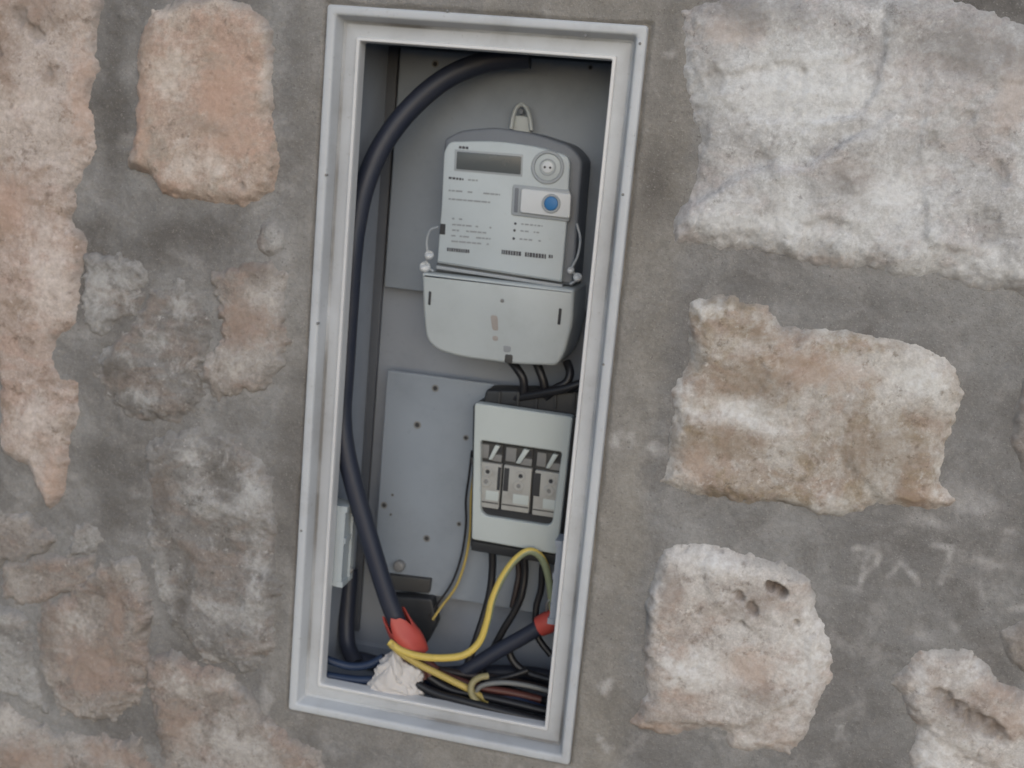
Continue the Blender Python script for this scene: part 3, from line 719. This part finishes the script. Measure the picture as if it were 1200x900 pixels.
for (a, b_, w) in ((222, 526, 60), (232, 526, 50), (255, 530, 14), (262, 530, 46), (268.5, 530, 40), (275, 529, 46), (281.5, 529, 44)):
    row(faint, b_, a, b_ + w, a + w * .085, 2.0, 2.5, 8, 1.0, .9)
row(ink, 524, 290, 551, 292.6, 4.2, 1.4, 2.6, .7, .95)
row(ink, 588, 292.5, 640, 298, 5.2, 1.4, 3.2, .7, .95)
row(ink, 643, 298.3, 649, 299, 4, 1.5, 3, .8, 1)
for (px, py) in ((604, 262), (603, 270), (602, 279.5)):
    q = at(px, py, YF); ink.disc((q[0], q[2]), .0017, YF - .0004, YF + .0005, 10)
    row(faint, px + 7, py - .5, px + 32, py + 2, 1.8, 2, 6, 1.4, .8)
tag(ink.build('dark_print', M['print'], cover, smooth=False), kind='stuff'); tag(faint.build('faint_print', M['print_faint'], cover, smooth=False), kind='stuff')
quad('sensor_hole', [(516, 262), (522, 262.5), (521.5, 275), (515, 274.5)], YF - .0006, YF + .004, M['hole'], met, .0008, .0002)
# lower rail and terminal cover
quad('cover_rail', [(511.5, 311), (659, 333.5), (658.5, 337), (511, 315)], YF + .003, YF + .012, M['grey_clear'], met, .0005, .0004)
YT = .080
tc_px = [(494, 319.5), (673, 339.5), (671, 380), (661, 416), (652, 429), (600, 427), (540, 419), (512, 411), (499, 398), (496, 370)]
b = MB(); b.prism(rnd(xz(tc_px, YT), [.003, .004, .01, .008, .006, .02, .02, .01, .01, .01], 5), YT, YP, .0045); tcov = b.build('terminal_cover', M['meter_cap'], met)
for px in ([(502.5, 341), (505.5, 342), (504.5, 358), (501.5, 357)], [(655, 361), (658.5, 362), (656.5, 381), (653, 380)]):
    quad('slot', px, YT - .0004, YT + .004, M['hole'], tcov, .001, .0002)
q = at(588.5, 352.5, YT); b = MB(); b.disc((q[0], q[2]), .0026, YT - .0006, YT + .003, 14, .0004); b.build('screw', M['screw'], tcov)
M['smudge'] = plastic('brown_smudge', (.36, .33, .31), .7, .5)
for px in ([(574.5, 369), (583, 370), (584, 388), (577, 387)], [(577, 393), (584, 394), (583.5, 400), (577, 399)]):
    quad('smudge', px, YT - .0002, YT + .003, M['smudge'], tcov, .003, .0001)
quad('cable_notch', [(592, 415), (601, 416), (600, 426), (591, 425)], YT - .0006, YT + .01, M['module_dark'], tcov, .002, .0002)
quad('terminal_label', [(590, 405), (599, 406), (598, 413), (590, 412.5)], YT - .0005, YT + .003, M['print_faint'], tcov, .002, .0002)
# hanger loop at the top
pp = [(599, 151, .150), (601, 138, .152), (605, 127, .153), (611, 122.5, .153), (617, 127, .153), (621, 139, .152), (623, 153, .150)]
b = MB(); b.tube(path(*pp), .0024, 10, 6); b.prism(rnd(xz([(602, 135), (620, 137), (622, 156), (600, 154)], .158), .003, 3), .156, .162, .001); b.build('hanger_loop', M['meter_cap'], met)
q = at(611, 131, .1555); b = MB(); b.disc((q[0], q[2]), .0028, .1540, .160, 14); b.build('hanger_hole', M['meter_base'], met)
# seals: wire loops and two beads each side
for (beads, loop) in ((((503, 299, .007), (498, 313, .0085)), [(514, 266), (504, 270), (500, 283), (501, 297), (499, 311), (508, 318)]),
                      (((669, 317, .0052), (677, 325, .0068)), [(676, 262), (680, 280), (677, 300), (670, 316), (678, 326), (668, 333)])):
    b = MB(); b.tube(path(*[(x, y, YF - .001) for x, y in loop]), .0016, 8, 6); lo = b.build('seal_wire', M['grey_clear'], met)
    for (px, py, r_) in beads:
        c_ = at(px, py, YF - .003); b = MB()
        b.tube([c_ + np.array([0, -.004, .002]), c_ + np.array([0, -.003, 0]), c_, c_ + np.array([0, .003, 0]), c_ + np.array([0, .004, -.002])], [r_ * .45, r_ * .75, r_ * .86, r_ * .75, r_ * .45], 12, 4)
        b.build('seal_bead', M['white'], lo, 80)

# ------------------------------------------------------------------ moulded case circuit breaker
YB = .088
br = thing('circuit_breaker', 'white faced three pole circuit breaker with black terminal shroud below the meter', 'circuit breaker', at(610, 650, YL))
b = MB(); b.prism(rnd(xz([(554, 474), (678, 490), (663, 662), (551, 643)], YB + .012), .003, 3), YB + .013, YL, .002); b.build('body', M['breaker_black'], br)
b = MB(); b.prism(rnd(xz([(571, 456), (686, 458), (684, 492), (566, 477)], YB + .03), .003, 3), YB + .022, YL, .003); b.build('terminal_shroud', M['breaker_black'], br)
for k in range(5):
    xa = 584 + k * 22
    b = MB(); b.prism(rnd(xz([(xa, 459), (xa + 3, 459.4), (xa + 2, 479), (xa - 1, 478.6)], YB + .021), .0006, 2), YB + .019, YB + .03, .0004); b.build('shroud_rib', M['breaker_black'], br)
out_px = [(552.5, 632), (653, 650), (671, 489), (556, 472.5)]
win_px = [(563, 604), (646.5, 617), (658.5, 530), (563, 516)]
o_ = rnd(xz(out_px, YB), .004, 6); i_ = rnd(xz(win_px, YB), [.012, .010, .004, .004], 6)
b = MB(); b.frame_plate(o_, i_, YB, YB + .016, .0014); b.build('cover', M['breaker'], br)
quad('bottom_strip', [(553, 634), (651, 651), (650, 662), (552, 645)], YB + .010, YL, M['breaker_black'], br, .001, .001)
b = MB(); b.prism(xz([(562, 592), (648, 606), (648, 622), (562, 608)], YB + .010), YB + .008, YB + .02); b.build('base_strip', M['breaker_black'], br)
quad('side_boss', [(552, 536), (558, 537), (557.5, 545), (551.5, 544)], YB + .002, YB + .012, M['hole'], br, .001, .0005)
cols = [(563, 589.5, 518, 547), (592.5, 625, 522, 551), (629, 658, 528, 557)]
YW = YB + .0062
for k, (xa, xb, ya, ym) in enumerate(cols):
    s_ = (xb - xa); sl = .145
    g_ = lambda u, y: (xa + u * s_ - (y - ya) * .075, y + u * s_ * sl)
    po = quad('pole', [g_(0, ya + 23), g_(1, ya + 23), g_(1, ya + 75), g_(0, ya + 75)], YW, YB + .018, M['module'], br, .001, .0008)
    quad('recess', [g_(0, ya), g_(1, ya), g_(1, ya + 21), g_(0, ya + 21)], YW + .004, YB + .018, M['module_dark'], po, .001, .0004)
    quad('label_window', [g_(.03, ya + 2), g_(.40, ya + 2), g_(.40, ya + 18), g_(.03, ya + 18)], YW + .0015, YB + .012, M['screw'], po, .001, .0006)
    quad('latch_slot', [g_(.62, ya + 2), g_(.97, ya + 2), g_(.97, ya + 9), g_(.62, ya + 9)], YW + .0032, YB + .012, M['hole'], po, .001, .0004)
    quad('lever', [g_(.40, ya + 19), g_(.56, ya + 19), g_(.86, ya + 2), g_(.66, ya + 1)], YW - .002, YB + .012, M['breaker'], po, .001, .0008)
    quad('lever_foot', [g_(.60, ya + 12), g_(.98, ya + 12), g_(.98, ya + 20), g_(.56, ya + 20)], YW + .001, YB + .012, M['screw'], po, .001, .0006)
    sx_ = ((.86, .99), (.02, .20), (-.06, .24))[k]
    quad('dark_slot', [g_(sx_[0], ya + 26), g_(sx_[1], ya + 26), g_(sx_[1], ya + 53), g_(sx_[0], ya + 53)], YW - .0003, YB + .012, M['hole'], po, .0005, .0002)
    cx = (.42, .62, .66)[k]
    q = g_(cx, ya + 33); q3 = at(q[0], q[1], YW)
    b = MB(); b.annulus((q3[0], q3[2]), .0028, .0068, YW - .0014, YW + .002, 20, .0006); b.build('screw_collar', M['module'], po)
    b = MB(); b.disc((q3[0], q3[2]), .0029, YW - .0006, YW + .002, 14); b.build('screw_head', M['hole'], po)
    q = g_(cx - .05, ya + 45); q3 = at(q[0], q[1], YW)
    b = MB(); b.annulus((q3[0], q3[2]), .0026, .0075, YW - .0012, YW + .002, 20, .0008); b.build('dial_ring', M['module'], po)
    b = MB(); b.disc((q3[0], q3[2]), .0025, YW - .0012, YW + .002, 12, .0006); b.build('dial_knob', M['screw'], po)
    quad('marking_plate', [g_(.40, ya + 55), g_(.96, ya + 55), g_(.96, ya + 66), g_(.40, ya + 66)], YW - .0006, YB + .012, M['breaker'], po, .001, .0003)
    quad('groove', [g_(.02, ya + 68), g_(.98, ya + 68), g_(.98, ya + 69.5), g_(.02, ya + 69.5)], YW - .0002, YB + .012, M['module_dark'], po, .0002, .0001)

# ------------------------------------------------------------------ cables and wires
def wire(name, label, cat, pts, rad, mat, group=None, n=12, twist=0.0):
    b_ = MB(); b_.tube(path(*pts), rad, n, 8, twist); o = b_.build(name, mat)
    return tag(o, label, cat, group or GROUPS.get(name))
GROUPS = {'core_wire': 'core wires leaving the red boot', 'earth_wire': 'yellow earth wires at the cabinet bottom', 'control_wire': 'thin wires left of the circuit breaker',
          'load_wire': 'wires leaving the circuit breaker downwards', 'meter_tail': 'tails between meter and circuit breaker', 'neutral_wire': 'blue wires at the lower left corner',
          'spare_and_added_cable': 'spare black cables low in the cabinet, one added to darken the left wall', 'loose_wire': 'loose wires on the cabinet floor'}
def onx(px, py, X_):
    dr = ROT.T @ np.array([(px - 600) / FPX, (py - 450) / FPX, 1.0]); return CAM + dr * ((X_ - CAM[0]) / dr[0])
# thick supply cable: a free arc at the top, then down behind the lip along the left wall
arc = path((621, 68, .118), (590, 69, .116), (558, 76, .112), (518, 95, .105), (478, 130, .096), (447, 172, .086), (428, 216, .074), (418, 258, .062))
left = [np.array([-.1600, .055, z]) for z in (.150, .070, .0, -.050)]
low = path((404, 520, .052), (414, 566, .052), (428, 615, .054), (442, 662, .056), (455, 702, .058), (466, 730, .060))
pc = arc + left + low
b = MB(); b.tube(pc, [.0134] * 8 + [.0124] * 8, 18, 8)
tag(b.build('supply_cable', M['cable']), 'thick black supply cable arching from the cabinet top down its left wall', 'cable')
# red heat-shrink boot where the cable splits
bt = thing('cable_boot', 'red rubber cable boot on the lower end of the thick black cable', 'cable boot', at(478, 770, .06))
b = MB()
pth = spline(path((466, 728, .058), (472, 740, .058), (480, 752, .058), (489, 768, .060)), 5)
rings = []
T = pth[-1] - pth[0]; T /= np.linalg.norm(T); u = np.cross(T, [0, 1, 0]); u /= np.linalg.norm(u); w = np.cross(T, u)
for k, q in enumerate(pth):
    tt = k / (len(pth) - 1); rr = .0180 + .004 * math.sin(tt * 2.6) - .004 * tt
    rg = []
    for i in range(22):
        a = 2 * math.pi * i / 22
        jag = (1 - tt) ** 2 * (.011 * math.sin(3 * a + 1.0) + .004 * math.sin(7 * a))
        rg.append(q + T * jag + (math.cos(a) * u + math.sin(a) * w) * (rr * (1 + .08 * math.sin(4 * a + 3 * tt))))
    rings.append(rg)
inner = [[q + (np.mean(r_, 0) - q) * .10 for q in r_] for r_ in rings]
b.loops(inner[::-1] + rings, True, False); b.v = b.v; b.build('sleeve', M['red'], bt, 60)
for k, (ex, ey) in enumerate(((512, 786), (505, 792), (497, 796))):
    b = MB(); b.tube(path((488, 768, .060), ((488 + ex) / 2 + 2, (768 + ey) / 2, .058), (ex, ey, .055)), [.0075, .0062, .0055], 12, 5); b.build('finger', M['red_dark'], bt, 60)
wire('core_wire', 'dark red core wire leaving the red boot towards the cabinet floor', 'wire', [(508, 786, .062), (535, 797, .066), (565, 806, .072), (600, 812, .08), (634, 820, .085)], .0055, M['red_dark'])
wire('core_wire', 'black core wire under the yellow wires on the cabinet floor', 'wire', [(498, 790, .060), (528, 808, .058), (560, 815, .06), (600, 824, .062), (645, 835, .065)], .006, M['wire_black'])
wire('core_wire', 'brown core wire lying along the cabinet floor behind the pale loop', 'wire', [(505, 783, .075), (540, 790, .085), (580, 795, .095), (620, 803, .1), (655, 812, .1)], .0055, M['wire_brown'])
# second cable with its red boot at the right
wire('feeder_cable', 'black feeder cable rising from the cabinet floor to the right red boot', 'cable', [(510, 806, .088), (545, 787, .092), (580, 765, .096), (612, 747, .098), (640, 730, .098)], .0105, M['cable'], None, 16)
b = MB(); b.tube(path((632, 734, .097), (641, 730, .097), (652, 724, .096), (664, 718, .096)), [.0135, .0148, .014, .0115], 18, 5)
tag(b.build('cable_boot', M['red'], None, 60), 'small red boot at the right end of the feeder cable behind the frame', 'cable boot')
b = MB(); b.tube(path((640, 716, .09), (641, 708, .088), (644, 703, .088), (647, 708, .09), (646, 716, .09)), .0016, 8, 6)
tag(b.build('cable_tie', M['metal']), 'small shiny ring above the right red boot', 'ring')
# earth wires
wire('earth_wire', 'bright yellow green earth wire looping up beneath the circuit breaker', 'wire', [(456, 752, .036), (470, 762, .036), (492, 769, .038), (520, 771, .042), (545, 767, .048), (562, 752, .054), (571, 728, .058), (577, 703, .062), (588, 678, .066), (603, 657, .070), (619, 646, .074), (632, 651, .08), (640, 666, .086), (645, 690, .09), (648, 715, .092)], .0049, M['earth'], None, 16, .55)
wire('earth_wire', 'dull yellow wire slanting down from the red boot to the cabinet floor', 'wire', [(458, 755, .034), (474, 768, .038), (492, 779, .042), (512, 789, .046), (532, 799, .050), (550, 808, .054), (572, 822, .06)], .0046, M['yellow_dull'], None, 14)
wire('earth_wire', 'straw coloured wire curling over the cabinet sill at the bottom', 'wire', [(572, 792, .06), (562, 794, .054), (554, 800, .048), (552, 810, .044), (557, 820, .040), (568, 830, .038), (582, 838, .038), (600, 848, .042)], .0044, M['straw'], None, 14)
wire('loop_wire', 'thin grey wire bowed across the cabinet floor at the right', 'wire', [(556, 812, .055), (566, 803, .058), (590, 800, .062), (615, 803, .066), (640, 809, .07), (665, 818, .075)], .0034, M['wire_grey'])
# control wires left of the breaker
wire('control_wire', 'thin black wire hanging down left of the circuit breaker', 'wire', [(553, 528, .13), (550, 555, .132), (546, 585, .136), (546, 615, .138), (541, 650, .138), (530, 682, .138), (514, 706, .136), (503, 722, .132)], .0016, M['wire_black'], None, 8)
wire('control_wire', 'thin straw yellow wire beside the black one left of the circuit breaker', 'wire', [(556, 548, .13), (552, 585, .134), (551, 622, .136), (545, 658, .136), (534, 688, .136), (518, 710, .134), (507, 726, .13)], .0019, M['yellow_dull'], None, 8)
# wires out of the breaker
for lab, pts, r_, mt in (('black load wire hanging straight below the breaker, left of the yellow loop', [(577, 640, .118), (577, 668, .118), (574, 695, .114), (567, 722, .108), (557, 752, .1), (546, 784, .095)], .0052, 'wire_black'),
                     ('black load wire bending left inside the yellow loop below the breaker', [(614, 650, .118), (615, 672, .118), (611, 698, .114), (602, 718, .112), (590, 738, .11), (576, 764, .11)], .0050, 'wire_black'),
                     ('brown load wire tucked under the top of the yellow loop', [(606, 655, .125), (608, 672, .125), (605, 690, .122), (600, 712, .12)], .004, 'wire_brown'),
                     ('black wire curving off the feeder cable to the lower right', [(596, 756, .11), (598, 768, .108), (606, 780, .106), (622, 790, .104), (650, 798, .1)], .0052, 'wire_black'),
                     ('black wire resting in the bottom right corner of the cabinet', [(560, 776, .125), (568, 792, .12), (590, 806, .11), (624, 818, .1), (655, 826, .09)], .006, 'wire_black')):
    wire('load_wire', lab, 'wire', pts, r_, M[mt])
# tails between the meter and the breaker
for lab, pts in (('black meter tail bowing left between meter and breaker', [(596, 420, .12), (606, 432, .112), (613, 444, .11), (614, 458, .112), (612, 474, .118)]),
                 ('black meter tail in the middle between meter and breaker', [(628, 424, .12), (634, 438, .116), (638, 452, .116), (640, 474, .12)]),
                 ('black meter tail at the right between meter and breaker', [(664, 424, .12), (668, 436, .112), (664, 448, .108), (650, 456, .108), (640, 466, .114)]),
                 ('black meter tail sweeping along the top of the breaker', [(684, 448, .1), (664, 455, .1), (640, 460, .104), (618, 464, .11), (596, 468, .118)])):
    wire('meter_tail', lab, 'wire', pts, .0056, M['wire_black'])
# blue and dark wires low on the left
wire('neutral_wire', 'blue wire along the cabinet floor at the lower left corner', 'wire', [(372, 768, .05), (392, 776, .052), (412, 781, .054), (432, 779, .056), (450, 770, .06)], .0055, M['wire_blue'])
wire('neutral_wire', 'second dark blue wire against the sill at the lower left corner', 'wire', [(374, 790, .042), (396, 794, .044), (420, 797, .045), (446, 797, .048), (470, 800, .05)], .006, M['wire_blue'])
wire('spare_and_added_cable', 'added black cable darkening the lower left corner of the cabinet', 'cable', [(410, 668, .15), (408, 700, .142), (406, 732, .132), (408, 758, .12), (418, 778, .105)], .0115, M['cable'], None, 16)  # cable added to darken the left wall where it lies in shade
wire('spare_and_added_cable', 'black cable coiled flat on the cabinet floor', 'cable', [(420, 772, .12), (460, 782, .11), (510, 790, .115), (560, 788, .13), (620, 790, .14), (660, 798, .14)], .011, M['cable'], None, 16)

for lab, pts, r_, mt in (('dark blue wire crossing the cabinet floor behind the straw wire', [(500, 800, .1), (540, 806, .09), (590, 816, .08), (640, 832, .07), (668, 846, .06)], .0052, 'wire_blue'),
                     ('black wire hooked upward behind the straw wire on the cabinet floor', [(548, 776, .1), (556, 790, .092), (572, 797, .088), (596, 793, .09), (618, 786, .1)], .0046, 'wire_black'),
                     ('black wire lying along the sill right of the crumpled tissue', [(486, 800, .044), (510, 812, .04), (545, 822, .036), (590, 834, .034), (646, 848, .034)], .0056, 'wire_black'),
                     ('black wire standing against the plate right of the yellow loop', [(636, 662, .12), (634, 690, .12), (628, 715, .118), (630, 745, .115), (646, 768, .11)], .0046, 'wire_black')):
    wire('loose_wire', lab, 'wire', pts, r_, M[mt])

# crumpled tissue on the sill
ico = bmesh.new(); bmesh.ops.create_icosphere(ico, subdivisions=5, radius=1.0)
c_ = at(464, 795, .045); vs = np.array([v.co[:] for v in ico.verts]); fs = [tuple(v.index for v in f_.verts) for f_ in ico.faces]; ico.free()
u_, v_, w_ = vs.T
lob = 1 + .30 * pn(u_ * 1.6 + 3, v_ * 1.6 + w_, 41) + .22 * ridge(u_ * 1.2 + w_, w_ * 1.2 - v_, 1.3, 3, 42)
fold = .10 * ridge(u_ + .5 * v_, w_ * 1.1, 3.0, 2, 44)
lob = lob + fold - .05
px_ = vs * lob[:, None] * np.array([.028, .018, .027])
px_[:, 2] += .014 * np.clip(1 - np.abs(px_[:, 0] + .004) / .012, 0, 1) * (px_[:, 2] > 0)
px_[:, 0] += .012 * np.sign(px_[:, 0]) * np.clip((-px_[:, 2]) / .02, 0, 1)
b = MB(); b.add(px_ + c_, fs)
tag(b.build('crumpled_tissue', M['paper'], None, 60), 'crumpled white tissue lying on the lower sill of the cabinet', 'tissue')
